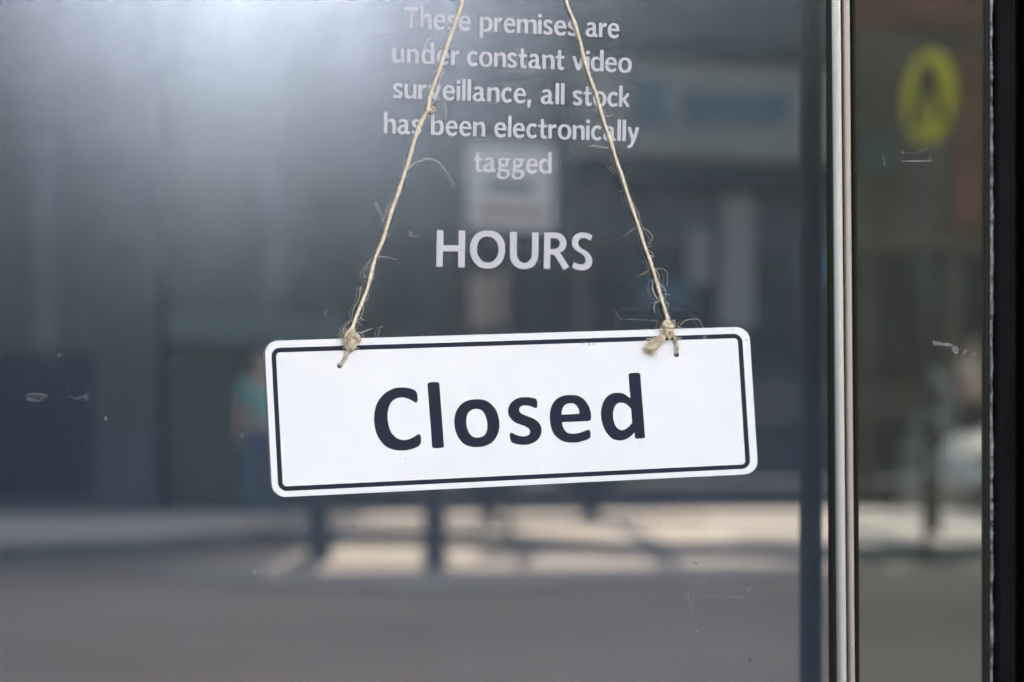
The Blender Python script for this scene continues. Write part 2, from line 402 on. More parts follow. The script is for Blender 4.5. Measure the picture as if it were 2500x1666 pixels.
def person(c, face, shirt, trousers, hair, label, ph=0.0):
    """standing figure; face = heading angle"""
    root = empty("person", c, label, "person")
    SK = mat("skin", (0.45, 0.28, 0.21), 0.6); HR = mat("hair", hair, 0.7)
    ca, sa = math.cos(face), math.sin(face)
    def W(x, y, z): return Vector((c.x + x*ca - y*sa, c.y + x*sa + y*ca, c.z + z))
    def skin(name, nodes, edges, m, rootv, parent, sub=2):
        me = bpy.data.meshes.new(name); me.from_pydata([W(*n[:3]) for n in nodes], edges, [])
        o = link(name, me, m, parent)
        md = o.modifiers.new("skin", 'SKIN'); md.use_smooth_shade = True
        for i, n in enumerate(nodes): me.skin_vertices[0].data[i].radius = (n[3], n[3] * (n[4] if len(n) > 4 else 1))
        me.skin_vertices[0].data[rootv].use_root = True
        s = o.modifiers.new("sub", 'SUBSURF'); s.levels = s.render_levels = sub
        return o
    N = [(0,0,.96,.13,.8),(0,0,1.18,.125,.75),(0,0,1.38,.14,.7),(0,.01,1.48,.06),(0,.02,1.54,.055),(0,.03,1.63,.085,1.15),(0,.02,1.71,.07,1.1),
         (-.17,0,1.40,.058),(-.23,.02,1.13,.043),(-.22,.10,.90,.032),(-.22,.13,.82,.03),
         (.17,0,1.40,.058),(.23,.02,1.13,.043),(.21,.12,.92,.032),(.21,.15,.84,.03),
         (-.10,0,.88,.085),(-.11,.05+ph,.50,.058),(-.11,-.02+ph,.09,.04),(-.12,.09+ph,.04,.035),(-.12,.17+ph,.035,.028),
         (.10,0,.88,.085),(.11,.03-ph,.50,.058),(.11,-.04-ph,.09,.04),(.12,.07-ph,.04,.035),(.12,.15-ph,.035,.028)]
    E = [(0,1),(1,2),(2,3),(3,4),(4,5),(5,6),(2,7),(7,8),(8,9),(9,10),(2,11),(11,12),(12,13),(13,14),(0,15),(15,16),(16,17),(17,18),(18,19),(0,20),(20,21),(21,22),(22,23),(23,24)]
    skin("body", N, E, SK, 0, root)
    S = [(0,0,.93,.15,.82),(0,0,1.18,.14,.78),(0,0,1.40,.15,.72),(-.175,0,1.40,.075),(-.215,.01,1.20,.062),(.175,0,1.40,.075),(.215,.01,1.20,.062)]
    skin("shirt", S, [(0,1),(1,2),(2,3),(3,4),(2,5),(5,6)], shirt, 0, root)
    T = [(0,0,.95,.145,.8),(-.10,0,.87,.10),(-.11,.05+ph,.50,.076),(-.11,-.02+ph,.10,.06),(.10,0,.87,.10),(.11,.03-ph,.50,.076),(.11,-.04-ph,.10,.06)]
    skin("trousers", T, [(0,1),(1,2),(2,3),(0,4),(4,5),(5,6)], trousers, 0, root)
    skin("hair", [(0,-.01,1.69,.088,1.05),(0,-.045,1.62,.075),(0,-.05,1.56,.05)], [(0,1),(1,2)], HR, 0, root)
    return root
TEALS = mat("teal_shirt", (0.14, 0.36, 0.33), 0.8); JEAN = mat("blue_jeans", (0.06, 0.10, 0.17), 0.8, noise=0.2, scale=20)
CREAM = mat("cream_shirt", (0.55, 0.48, 0.36), 0.8); DARKT = mat("dark_trousers", (0.03, 0.03, 0.035), 0.8)
person(G(646, 1283, FZ), R(20), TEALS, JEAN, (0.03, 0.02, 0.015), "person in a teal top and blue jeans standing on the footpath", .04)
st = M(2420, 1180, 26.3); st.z = FZ
stp = empty("doorstep", st, "grey concrete doorstep below the brick building", "doorstep")
box("tread", (st.x - .7, st.y + .35, FZ), (st.x + 1.6, -YF - .1, FZ + .24), PAVE, stp)
box("riser", (st.x - .6, st.y + .0, FZ + .24), (st.x + 1.6, -YF - .1, FZ + .46), PAVE, stp)
pp = Vector((M(2372, 900, 26.6).x, -26.6, FZ + .46))
person(pp, R(-30), CREAM, DARKT, (0.05, 0.035, 0.02), "person in a cream top and dark trousers standing on the doorstep")

# notice board on two legs
nb0 = M(1245, 450, 20); nbz = 0.03
nb = empty("notice_board", Vector((nb0.x, -20, 0)), "white notice board with grey and red lines of print on a thin pole", "notice board")
NBW = mat("board_white", (0.66, 0.60, 0.58), 0.6, noise=0.05, scale=3); NBG = mat("print_grey", (0.22, 0.22, 0.22), 0.7); NBR = mat("print_red", (0.50, 0.24, 0.22), 0.7)
px_box("panel", 1142, 352, 1352, 560, 20, .03, NBW, nb, .004)
px_box("print_block", 1190, 440, 1300, 470, 19.99, .006, NBG, nb)
px_box("print_block", 1165, 508, 1335, 528, 19.99, .006, NBR, nb)
bm = bmesh.new(); add_tube(bm, [Vector((nb0.x, -20.05, 0.0)), Vector((nb0.x, -20.05, 3.6))], .03, 12); link("pole", from_bm(bm, True), BOLL, nb)

# round pedestrian-crossing sign, turned towards the traffic
cs = empty("crossing_sign", Vector((M(2268, 250, 15.5).x, -15.5, 0)), "round yellow walking-legs crossing sign on a pole", "road sign")
YEL = mat("sign_yellow", (0.72, 0.61, 0.02), 0.5); SBL = mat("sign_black", (0.02, 0.02, 0.02), 0.5); POLE = mat("galvanised", (0.08, 0.082, 0.08), 0.5, metal=0.4)
c = M(2268, 238, 15.5); ang = R(84)
def disc_pt(a, b, off=0.0):
    return Vector((c.x + a*math.cos(ang) + off*math.sin(ang), c.y + a*math.sin(ang) - off*math.cos(ang) , c.z + b))
def disc_mesh(loop, d0, d1):
    bm = bmesh.new(); A = [bm.verts.new(disc_pt(a, b, d0)) for a, b in loop]; B = [bm.verts.new(disc_pt(a, b, d1)) for a, b in loop]
    n = len(A); bm.faces.new(A); bm.faces.new(B)
    for i in range(n): bm.faces.new((A[i], A[(i+1)%n], B[(i+1)%n], B[i]))
    return from_bm(bm)
RS = .36
link("disc", disc_mesh([(RS*math.cos(k*math.pi/24), RS*math.sin(k*math.pi/24)) for k in range(48)], -.012, .012), YEL, cs)
for s in (-1, 1):
    link("symbol", disc_mesh([(.003*s, .24), (.10*s, .23), (.19*s, .0), (.26*s, -.20), (.15*s, -.22), (.08*s, -.02), (.003*s, .07)], -.020, -.0135), SBL, cs)
    link("symbol", disc_mesh([(.003*s, .24), (.10*s, .23), (.19*s, .0), (.26*s, -.20), (.15*s, -.22), (.08*s, -.02), (.003*s, .07)], .0135, .020), SBL, cs)
bm = bmesh.new(); q = disc_pt(0, 0, 0); add_tube(bm, [Vector((q.x, q.y - .05, 0)), Vector((q.x, q.y - .05, c.z + .3))], .03, 12)
link("pole", from_bm(bm, True), POLE, cs)

# young street tree with drooping sprays, planters, parked white van
LEAF = mat("grey_leaf", (0.42, 0.44, 0.40), 0.6, noise=0.4, scale=6); BARK = mat("bark", (0.07, 0.06, 0.05), 0.9)
tb = G(2282, 1302, FZ)
tr = empty("street_tree", tb, "young street tree with drooping grey green sprays on the footpath", "tree")
bm = bmesh.new(); add_tube(bm, [tb, tb + V3((.02, 0, .5)), tb + V3((0, 0, 1.1)), tb + V3((.03, 0, 1.5))], [.06, .05, .04, .02], 8); link("trunk", from_bm(bm, True), BARK, tr)
bm = bmesh.new(); rl = random.Random(3)
for k in range(15):
    a = rl.uniform(0, 6.28); z = rl.uniform(.55, 1.5); L = rl.uniform(.25, .42)
    for j in range(34):
        t = j / 33; p = tb + V3((math.cos(a)*L*t, math.sin(a)*L*t, z + .18*t - .5*t*t))
        d = V3((rl.uniform(-1, 1), rl.uniform(-1, 1), rl.uniform(-1.6, .2))).normalized(); s = d.cross(V3((rl.uniform(-1,1), rl.uniform(-1,1), .3))).normalized()
        l = rl.uniform(.06, .12)
        bm.faces.new([bm.verts.new(x) for x in (p, p + d*l*.5 + s*.014, p + d*l, p + d*l*.5 - s*.014)])
link("crown", from_bm(bm), LEAF, tr)
POT = mat("planter_dark", (0.035, 0.05, 0.06), 0.5); SHR = mat("shrub_leaf", (0.04, 0.055, 0.055), 0.6, noise=0.3, scale=10); PURP = mat("blue_flower", (0.12, 0.13, 0.28), 0.7)
for (u, v, r0, lab, fm) in ((1195, 1268, .36, "dark bowl planter with clipped dark shrub on the footpath", SHR), (1440, 1262, .40, "dark bowl planter with blue purple flowers on the footpath", PURP)):
    c = G(u, v, FZ); e = empty("planter", c, lab, "planter")
    lathe("bowl", [(r0*.25, FZ), (r0*.2, FZ + .12), (r0*.55, FZ+.2), (r0*.95, FZ+.36), (r0*1.05, FZ+.5), (r0, FZ + .52)], c, POT, e)
    bm = bmesh.new()
    for k in range(700):
        d = V3((rl.gauss(0, 1), rl.gauss(0, 1), abs(rl.gauss(0, 1)))).normalized() * rl.uniform(.5, 1) * r0
        p = c + V3((d.x, d.y, .5 + d.z*1.1)); a = V3((rl.gauss(0,1), rl.gauss(0,1), rl.gauss(0,1))).normalized(); b = a.orthogonal().normalized()
        bm.faces.new([bm.verts.new(x) for x in (p, p + a*.05 + b*.02, p + a*.09, p + a*.05 - b*.02)])
    link("foliage", from_bm(bm), fm, e)
VAN = mat("van_white", (0.75, 0.76, 0.76), 0.3); TYRE = mat("tyre", (0.02, 0.02, 0.02), 0.8); LAMP = mat("lamp_glass", (0.8, 0.8, 0.78), 0.1, metal=0.7)
vc = Vector((M(2352, 1000, 25.2).x, -25.2, FZ)); vn = empty("van", vc + V3((2.2, 0, 0)), "white van parked against the brick building", "van")
prof = [(0, .42), (0.02, .75), (.25, 1.02), (1.05, 1.2), (1.75, 1.95), (4.4, 2.0), (4.5, .42)]
bm = bmesh.new(); A = [bm.verts.new((vc.x + x, vc.y + .7, FZ + z - .1)) for x, z in prof]; B = [bm.verts.new((vc.x + x, vc.y - .9, FZ + z - .1)) for x, z in prof]
bm.faces.new(A); bm.faces.new(B)
for i in range(len(A)): bm.faces.new((A[i], A[(i+1)%len(A)], B[(i+1)%len(A)], B[i]))
bmesh.ops.bevel(bm, geom=bm.edges[:], offset=.05, segments=2, affect='EDGES'); link("van_body", from_bm(bm), VAN, vn)
for x in (.85, 3.6):
    for y in (.62, -.82):
        bm = bmesh.new(); add_tube(bm, [Vector((vc.x + x, vc.y + y - .0, FZ + .33)), Vector((vc.x + x, vc.y + y + .2, FZ + .33))], .33, 24); link("wheel", from_bm(bm), TYRE, vn)
box("side_window", (vc.x + 1.25, vc.y + .705, FZ + 1.15), (vc.x + 1.95, vc.y + .69, FZ + 1.65), SHOPG, vn)
box("headlight", (vc.x - .01, vc.y + .72, FZ + .55), (vc.x + .2, vc.y + .45, FZ + .75), LAMP, vn, .01)

# slim dark green post standing just outside the door, to the side
GRN = mat("post_green", (0.085, 0.092, 0.062), 0.7, spec=0.03)
pc = M(1979, 1000, 0.45); ps = empty("slim_post", Vector((pc.x, pc.y, .13)), "slim dark green post standing outside beside the shop door", "post")
lathe("tube", [(.0098, .13), (.0098, 2.45)], pc, GRN, ps, 20)
lathe("foot_plate", [(.04, .13), (.04, .136)], pc, GRN, ps, 20)

# ------------------------------------------------------------------ the shop: walls round the doorway, dark room behind
WALL = mat("shop_wall_paint", (0.05, 0.05, 0.055), 0.7, noise=0.15, scale=2); ROOM = mat("dark_room", (0.02, 0.021, 0.022), 0.8)
xl, xt0, xt1, xr = -0.62, P(2026, 900).x, P(2092, 900).x, P(2412, 900).x
sh = empty("shop_front", (0, .3, .13), "dark painted shop front around the glass door", "shop front")
box("wall", (-9, .05, .13), (xl - .06, .35, 5.2), WALL, sh)
box("wall", (xr + .072, .05, .13), (9, .35, 5.2), WALL, sh)
box("wall", (xl - .06, .05, 2.42), (xr + .072, .35, 5.2), WALL, sh)
bm = bmesh.new()
add_box(bm, (-3, 3.0, .14), (3, 3.1, 2.8)); add_box(bm, (-3, .36, .131), (3, 3.0, .14)); add_box(bm, (-3, .36, 2.8), (3, 3.1, 2.9))
add_box(bm, (-3.1, .36, .14), (-3, 3.1, 2.8)); add_box(bm, (3, .36, .14), (3.1, 3.1, 2.8))
tag(link("room", from_bm(bm), ROOM), kind='structure')

# glass: one sheet left of the chrome trim (the door), one right of it
Z0, Z1 = .16, 2.36
door = empty("glass_door", (-.2, .004, .13), "dusty coated glass door with glue marks, left of the chrome trim", "door")
def pane(x0, x1, m, parent):
    o = box("glass_pane", (x0, 0, Z0), (x1, .008, Z1), m, parent); return o
door_pane = pane(xl, xt0 + .001, GL_DOOR, door)
side = empty("side_window", ((xt1 + xr)/2, .004, .13), "narrow glass pane between the chrome trim and the black frame", "window")
side_pane = pane(xt1 - .001, xr, GL_SIDE, side)
box("bottom_rail", (xl, -.012, .135), (xt0 - .001, .03, Z0 + .002), BLACK, door)
box("top_rail", (xl, -.012, Z1 - .002), (xt0 - .001, .03, 2.40), BLACK, door)
box("bottom_rail", (xt1 + .001, -.012, .135), (xr, .03, Z0 + .002), BLACK, side)
box("top_rail", (xt1 + .001, -.012, Z1 - .002), (xr, .03, 2.40), BLACK, side)

# chrome trim between the panes
trim = empty("chrome_trim", ((xt0 + xt1)/2, 0, .13), "polished upright chrome trim with dark seals between the two panes", "trim")
def bead(name, ua, ub, depth, m, lean=0.0):
    """upright half-round bead covering pixels ua..ub; lean in px, top minus bottom"""
    a0, a1 = P(ua, HOR, -depth*.5).x, P(ub, HOR, -depth*.5).x
    cx, rx = (a0 + a1)/2, abs(a1 - a0)/2
    k = lean * .00028 / .45
    bm = bmesh.new(); rings = []
    for z in (Z0 - .02, Z1 + .03):
        off = k * (z - .85)
        rings.append([bm.verts.new((cx + off - rx*math.cos(t*math.pi/20), -depth*math.sin(t*math.pi/20) - .0005, z)) for t in range(21)])
    for t in range(20): bm.faces.new((rings[0][t], rings[0][t+1], rings[1][t+1], rings[1][t]))
    bm.faces.new(rings[0][::-1]); bm.faces.new(rings[1]); bm.faces.new((rings[0][0], rings[1][0], rings[1][20], rings[0][20]))
    return link(name, from_bm(bm, True), m, trim)
bead("seal", 2025, 2038, .003, SEAL, -8)
bead("wide_bead", 2039, 2063, .0065, CHROME, -16)
bead("narrow_bead", 2067, 2083, .0055, CHROME2, -14)
bead("seal", 2083, 2096, .003, SEAL, -8)

# black frame on the right with a chipped, worn bead
fr = empty("black_frame", (xr + .03, 0, .13), "black metal door frame with a chipped worn edge beside the glass", "frame")
bm = bmesh.new()
x1 = P(2419, 900).x; fw = .011
prof = [(x1, .045), (x1, -.013), (x1 + .001, -.014), (x1 + fw, -.014), (x1 + fw + .0008, -.0132), (x1 + fw + .0008, -.006), (x1 + fw + .006, -.006),
        (x1 + fw + .006, -.022), (x1 + .065, -.022), (x1 + .065, .045)]
A = [bm.verts.new((x, y, .13)) for x, y in prof]; B = [bm.verts.new((x, y, 2.45)) for x, y in prof]
for i in range(len(A)): bm.faces.new((A[i], A[(i+1)%len(A)], B[(i+1)%len(A)], B[i]))
bm.faces.new(A); bm.faces.new(B); me = from_bm(bm); o = link("frame_profile", me, BLACK, fr)
me.materials.append(FACE)
for p in me.polygons:
    if p.normal.y < -.9 and p.center.y < -.0135 and p.center.x < x1 + fw: p.material_index = 1
bm = bmesh.new(); xa, xb = P(2402, 900).x, P(2411, 900).x
add_box(bm, (xa, -.0035, .14), (xb, -.0001, 2.42)); link("gasket", from_bm(bm), SEAL, fr)
# worn bead: an irregular upright strip
rw = random.Random(11); bm = bmesh.new(); L = []; Rr = []
n = 900; wl = wr = 0.0
for i in range(n + 1):
    z = .45 + 1.1 * i / n
    wl = wl*.93 + rw.gauss(0, .00005); wr = wr*.93 + rw.gauss(0, .00010)
    a = xb + .0001 + max(0, wl); b = min(x1 - .0001, xb + .0017 + wr*1.6)
    if rw.random() < .02: b = a + .0008
    b = max(b, a + .0002)
    L.append((a, b, z))
vs = [[bm.verts.new((a, -.0038, z)), bm.verts.new((b, -.0046, z)), bm.verts.new((b, -.0005, z)), bm.verts.new((a, -.0005, z))] for a, b, z in L]
for i in range(n):
    for k in range(4): bm.faces.new((vs[i][k], vs[i][(k+1)%4], vs[i+1][(k+1)%4], vs[i+1][k]))
bm.faces.new(vs[0]); bm.faces.new(vs[-1][::-1])
link("worn_bead", from_bm(bm), WORN, fr)
fl = empty("black_frame", (xl - .03, 0, .13), "black metal door jamb on the hinge side of the glass door", "frame")
box("frame_profile", (xl - .06, -.02, .13), (xl, .045, 2.42), BLACK, fl, .002)

# ------------------------------------------------------------------ the hanging sign
SC = [(645.1, 834.2), (1826.4, 799.1), (1848.7, 1156.4), (664.5, 1214.6)]      # its four corners
SW, SH = 1183.0, 372.0
def S(a, b):
    s, t = a / SW, b / SH
    (x0,y0),(x1_,y1_),(x2,y2),(x3,y3) = SC
    return ((1-s)*(1-t)*x0 + s*(1-t)*x1_ + s*t*x2 + (1-s)*t*x3, (1-s)*(1-t)*y0 + s*(1-t)*y1_ + s*t*y2 + (1-s)*t*y3)
def rrect(m, r, mb=None):
    mb = m if mb is None else mb
    pts = []
    for cx, cy, a0 in ((m + r, m + r, 180), (SW - m - r, m + r, 270), (SW - m - r, SH - mb - r, 0), (m + r, SH - mb - r, 90)):
        for k in range(13):
            a = R(a0 + k * 7.5); pts.append(S(cx + r*math.cos(a), cy + r*math.sin(a)))
    return pts
def ring(u, v, r, n=28): return [(u + r*math.cos(2*math.pi*k/n), v + r*math.sin(2*math.pi*k/n)) for k in range(n)]
SY = -.0014; ST = .0016; FY = SY - ST       # plate from FY (front) to SY (back)
HL, HR_ = (828.3, 893.6), (1649.8, 867.2)
sb = P(1246, 1185, SY)
sign = empty("closed_sign", sb, "white Closed sign with a navy border hanging on twine against the glass", "sign")
plate = link("plate", flat_mesh([rrect(0, 33), ring(*HL, 7.0), ring(*HR_, 7.0)], SY, ST, .00025), WHITE, sign)
link("border", flat_mesh([rrect(16, 21, 13.5), rrect(27, 10, 24.5)], FY + .00001, .00012), NAVY, sign)
k1 = lambda p: (900 + p[0]/6.5333, 890 + p[1]/6.5333) + tuple(p[2:])
k2 = lambda p: (1220 + p[0]/6.1921, 890 + p[1]/6.1921) + tuple(p[2:])
CL = [
 [[(781,545),(775,480),(755,430),(690,395),(620,377),(530,368),(420,380),(310,425),(215,500),(145,600),(105,710),(87,850),(98,990),(130,1110),(190,1220),(280,1310),(390,1358),(530,1373),(640,1362),(730,1335),(810,1290),(832,1255),(836,1210),(832,1160),(818,1120),(800,1113),(770,1128),(710,1165),(640,1195),(565,1207),(480,1190),(410,1145),(350,1065),(315,960),(300,840),(310,730),(345,630),(400,565),(470,535),(545,529),(620,543),(690,575),(740,604),(765,606),(778,585)]],
 [[(938,318),(950,297),(985,287),(1040,283),(1100,286),(1122,298),(1128,315),(1201,1300),(1195,1318),(1160,1330),(1090,1336),(1035,1331),(1015,1315),(1012,1300)]],
 [[(1365,910),(1380,800),(1420,705),(1490,625),(1580,578),(1690,559),(1745,558),(1850,572),(1950,630),(2030,730),(2070,840),(2086,960),(2072,1070),(2030,1170),(1960,1250),(1860,1300),(1740,1319),(1640,1314),(1540,1280),(1460,1210),(1405,1110),(1375,1010)],
  [(1557,910),(1565,830),(1595,765),(1650,722),(1725,709),(1790,725),(1845,780),(1880,870),(1894,970),(1885,1060),(1850,1125),(1795,1160),(1730,1169),(1665,1155),(1610,1105),(1575,1030),(1559,960)]]]
CL2 = [
 [[(567,600),(564,560),(550,528),(500,508),(440,498),(380,495),(290,506),(205,550),(145,625),(126,700),(140,775),(185,840),(250,885),(330,915),(400,943),(445,975),(460,1015),(448,1055),(410,1080),(350,1088),(290,1080),(230,1058),(185,1037),(162,1037),(152,1065),(155,1110),(165,1150),(180,1175),(230,1198),(290,1212),(370,1216),(470,1200),(560,1150),(615,1080),(632,1005),(620,930),(580,870),(510,820),(430,787),(360,760),(310,730),(293,690),(305,650),(340,625),(390,619),(440,625),(500,645),(540,660),(558,657),(567,635)]],
 [[(1381,790),(1375,835),(1350,853),(1310,857),(943,873,1),(952,930),(980,990),(1030,1035),(1110,1047),(1190,1038),(1270,1014),(1330,991),(1352,991),(1364,1010),(1372,1070),(1368,1105),(1340,1128),(1270,1155),(1180,1178),(1090,1182),(1000,1173),(900,1130),(820,1050),(775,940),(757,810),(765,700),(800,600),(860,525),(950,478),(1070,463),(1180,475),(1270,525),(1335,610),(1370,700)],
  [(934,761,1),(937,720),(955,655),(1000,605),(1065,589),(1130,598),(1175,640),(1200,700),(1204,748,1)]],
 [[(1947,160),(1960,140),(2000,130),(2055,126),(2100,130),(2120,142),(2124,160),(2196,1090),(2190,1108),(2160,1118),(2110,1121),(2065,1117),(2047,1105),(2044,1090),(2039,1028,1),(1980,1085),(1910,1130),(1820,1149),(1730,1135),(1650,1075),(1580,970),(1545,860),(1530,750),(1540,650),(1570,560),(1620,490),(1690,445),(1790,430),(1850,438),(1910,465),(1975,512,1)],
  [(1987,672,1),(1940,622),(1890,588),(1832,578),(1780,592),(1735,645),(1714,740),(1716,820),(1735,890),(1770,955),(1815,988),(1850,995),(1890,985),(1940,950),(2003,885,1)]]]
for g, kf in [(g, k1) for g in CL] + [(g, k2) for g in CL2]:
    link("letter", flat_mesh([outline([kf(p) for p in lp], 5, 36) for lp in g], FY + .00001, .00012), NAVY, sign)

STAIN = mat("rust_speck", (0.30, 0.22, 0.16), 0.8)
for u, v, a in ((906, 838.5, 1.2), (1789, 805, 1.3), (698, 848, 1.5), (1260, 1010, 1.0), (990, 1120, 1.4), (1560, 1090, 1.1), (1700, 1000, 1.0)):
    link("stain", flat_mesh([ring(u, v, a, 8)], FY - .00002, .00008), STAIN, plate)

# ------------------------------------------------------------------ vinyl lettering stuck on the glass
VY = -.0002; VT = .00015
hours = empty("vinyl_heading", P(1250, 655, VY), "large frosted vinyl heading HOURS above the hanging sign", "lettering")
k3 = lambda p: (1040 + p[0]/5.472, 550 + p[1]/5.472) + tuple(p[2:])
HO = [
 [[(148,66,1),(233,68,1),(231,267,1),(436,270,1),(439,73,1),(525,74,1),(517,566,1),(430,563,1),(433,352,1),(228,349,1),(223,558,1),(137,556,1)]],
 [[(586,320),(600,230),(640,150),(710,95),(800,73),(830,72),(930,92),(1000,145),(1045,230),(1056,330),(1040,430),(995,510),(920,565),(830,580),(730,565),(655,510),(605,425)],
  [(680,320),(690,250),(725,190),(780,158),(825,152),(880,165),(935,210),(962,270),(970,335),(958,400),(920,460),(870,495),(820,502),(765,490),(720,445),(690,390)]],
 [[(1122,90,1),(1215,92,1),(1212,375),(1222,430),(1255,480),(1315,505),(1370,485),(1405,440),(1416,380),(1418,96,1),(1504,98,1),(1502,380),(1490,460),(1450,535),(1390,575),(1315,587),(1235,575),(1170,530),(1130,455),(1121,380)]],
 [[(1580,99,1),(1700,99),(1790,112),(1850,160),(1877,240),(1860,310),(1825,350),(1785,370,1),(1815,400),(1912,560,1),(1840,602,1),(1735,430),(1710,400),(1685,393),(1661,393,1),(1657,585,1),(1572,582,1)],
  [(1663,174,1),(1720,175),(1765,190),(1789,225),(1788,260),(1765,300),(1725,318),(1661,320,1)]],
 [[(2223,142,1),(2193,208,1),(2150,182),(2095,174),(2050,195),(2033,235),(2050,285),(2110,330),(2180,380),(2215,440),(2221,500),(2195,560),(2140,597),(2070,605),(2010,592),(1951,564,1),(1978,492,1),(2020,516),(2070,524),(2115,510),(2133,465),(2115,415),(2060,370),(1990,325),(1955,270),(1953,210),(1975,150),(2030,110),(2095,99),(2160,108)]]]
for g in HO:
    link("letter", flat_mesh([outline([k3(p) for p in lp], 5, 33) for lp in g], VY, VT), VINYL, hours)

n_ = [(0,0,1),(62,0,1),(62,186,1),(85,205),(112,213),(138,203),(151,165),(153,0,1),(215,0,1),(215,170),(205,225),(178,255),(140,265),(100,250),(64,222,1),(58,258,1),(0,258,1)]
b_ = [(0,0,1),(52,0,1),(60,20,1),(95,-4),(130,-8),(185,12),(222,65),(230,135),(220,205),(188,250),(140,266),(95,252),(62,228,1),(62,388,1),(0,388,1)]
b_i = [(62,186,1),(88,210),(118,218),(148,205),(166,165),(168,120),(156,75),(128,45),(98,42),(62,62,1)]
flip = lambda L, w: [(w - p[0],) + tuple(p[1:]) for p in L][::-1]
GLY = {
 'T': (248, [[(0,365,1),(248,365,1),(248,308,1),(155,308,1),(155,0,1),(88,0,1),(88,308,1),(0,308,1)]]),
 'h': (215, [n_[:14] + [(64,222,1),(63,385,1),(0,385,1)]]),
 'n': (215, [n_]),
 'u': (215, [[(215 - p[0], 258 - p[1]) + tuple(p[2:]) for p in n_]]),
 'm': (354, [[(0,0,1),(60,0,1),(60,186,1),(80,205),(103,213),(126,203),(136,165),(138,0,1),(200,0,1),(200,186,1),(220,205),(250,213),(280,203),(290,165),(292,0,1),(354,0,1),(354,170),(345,225),(320,255),(285,265),(240,252),(200,222,1),(180,252),(140,265),(98,250),(62,222,1),(58,258,1),(0,258,1)]]),
 'i': (63, [[(0,0,1),(62,0,1),(62,258,1),(0,258,1)], [(0,302,1),(64,302,1),(64,364,1),(0,364,1)]]),
 'l': (63, [[(0,0,1),(62,0,1),(63,387,1),(1,387,1)]]),
 'e': (218, [[(217,120,1),(62,126,1),(66,90),(85,58),(122,43),(160,50),(190,72,1),(210,32,1),(170,0),(125,-12),(60,3),(20,45),(2,105),(3,160),(25,215),(65,255),(115,267),(165,255),(200,215),(216,165)],
             [(62,165,1),(72,200),(95,222),(115,226),(140,215),(155,190),(160,163,1)]]),
 's': (175, [[(173,233,1),(152,192,1),(122,212),(95,220),(70,208),(62,188),(75,163),(110,143),(150,118),(172,85),(175,55),(160,20),(125,-3),(85,-9),(40,0),(0,22,1),(22,70,1),(50,52),(85,42),(110,52),(114,72),(100,95),(60,120),(20,150),(3,190),(12,232),(45,262),(90,271),(135,262)]]),
 'c': (193, [[(193,230,1),(160,185,1),(140,208),(112,215),(80,195),(64,155),(62,110),(78,65),(110,45),(140,52),(162,74,1),(190,32,1),(160,3),(115,-10),(65,2),(22,45),(2,105),(4,160),(28,220),(70,258),(120,268),(165,255)]]),
 'o': (243, [[(0,128),(12,200),(55,252),(121,268),(188,252),(230,200),(243,128),(230,55),(188,5),(121,-11),(55,5),(12,55)],
             [(60,128),(68,180),(92,215),(121,224),(152,215),(176,180),(184,128),(176,75),(152,42),(121,33),(92,42),(68,75)]]),
 'r': (145, [[(0,0,1),(62,0,1),(62,150,1),(72,180),(95,195),(118,198),(140,196,1),(145,255,1),(115,262),(88,250),(62,215,1),(58,258,1),(0,258,1)]]),
 'p': (232, [[(0,-115,1),(60,-115,1),(62,4,1),(90,-6),(125,-8),(180,8),(220,60),(231,130),(222,200),(190,248),(140,266),(95,255),(64,228,1),(58,262,1),(2,262,1)],
             [(62,188,1),(85,210),(115,220),(145,208),(165,170),(168,125),(158,75),(130,45),(100,40),(62,55,1)]]),
 'b': (231, [b_, b_i]),
 'd': (231, [flip(b_, 231), flip(b_i, 231)]),
 'a': (232, [[(25,236,1),(60,255),(105,264),(150,255),(182,225),(192,180),(195,60),(203,42),(224,46,1),(232,8,1),(205,-6),(172,-6),(150,14),(125,-5),(85,-10),(35,5),(3,50),(5,95),(35,135),(85,155),(135,165,1),(134,185),(125,208),(100,218),(70,210),(46,190,1)],
             [(136,124,1),(100,118),(70,100),(60,72),(72,45),(98,36),(122,50),(136,80,1)]]),
 't': (152, [[(0,200,1),(0,248,1),(40,248,1),(40,350,1),(96,350,1),(96,248,1),(152,248,1),(152,200,1),(96,200,1),(97,80),(105,50),(122,43),(142,58,1),(152,12,1),(125,-8),(90,-8),(50,15),(39,60),(39,200,1)]]),
 'v': (228, [[(0,258,1),(62,258,1),(115,85,1),(165,258,1),(228,254,1),(147,0,1),(85,0,1)]]),
 'y': (213, [[(0,255,1),(60,258,1),(110,95,1),(153,258,1),(213,252,1),(120,-40),(88,-95),(55,-120),(22,-128),(2,-118,1),(2,-72,1),(30,-75),(55,-55),(72,-15),(78,8,1)]]),
 'k': (192, [[(0,0,1),(58,0,1),(58,125,1),(150,-15,1),(192,18,1),(118,132,1),(190,225,1),(148,260,1),(60,138,1),(60,385,1),(0,385,1)]]),
 'g': (244, [[(244,252,1),(244,215,1),(190,215,1),(205,180),(200,140),(170,108),(120,95),(90,95),(76,84),(90,68),(130,62),(185,52),(225,30),(237,-15),(215,-75),(170,-110),(110,-121),(50,-112),(10,-80),(0,-45),(12,-12),(42,15,1),(18,38),(14,65),(30,95),(54,112,1),(28,145),(22,185),(40,232),(80,260),(125,265),(160,257),(178,252,1)],
             [(75,180),(85,215),(114,228),(143,215),(153,180),(143,145),(114,133),(85,145)],
             [(50,-35),(70,5),(110,14),(160,5),(182,-30),(165,-70),(120,-84),(75,-75)]]),
 ',': (70, [[(0,60,1),(70,58,1),(36,-78,1),(0,-76,1)]]),
}
notice = empty("vinyl_notice", P(1250, 425, VY), "frosted vinyl surveillance notice of five centred lines on the glass", "lettering")
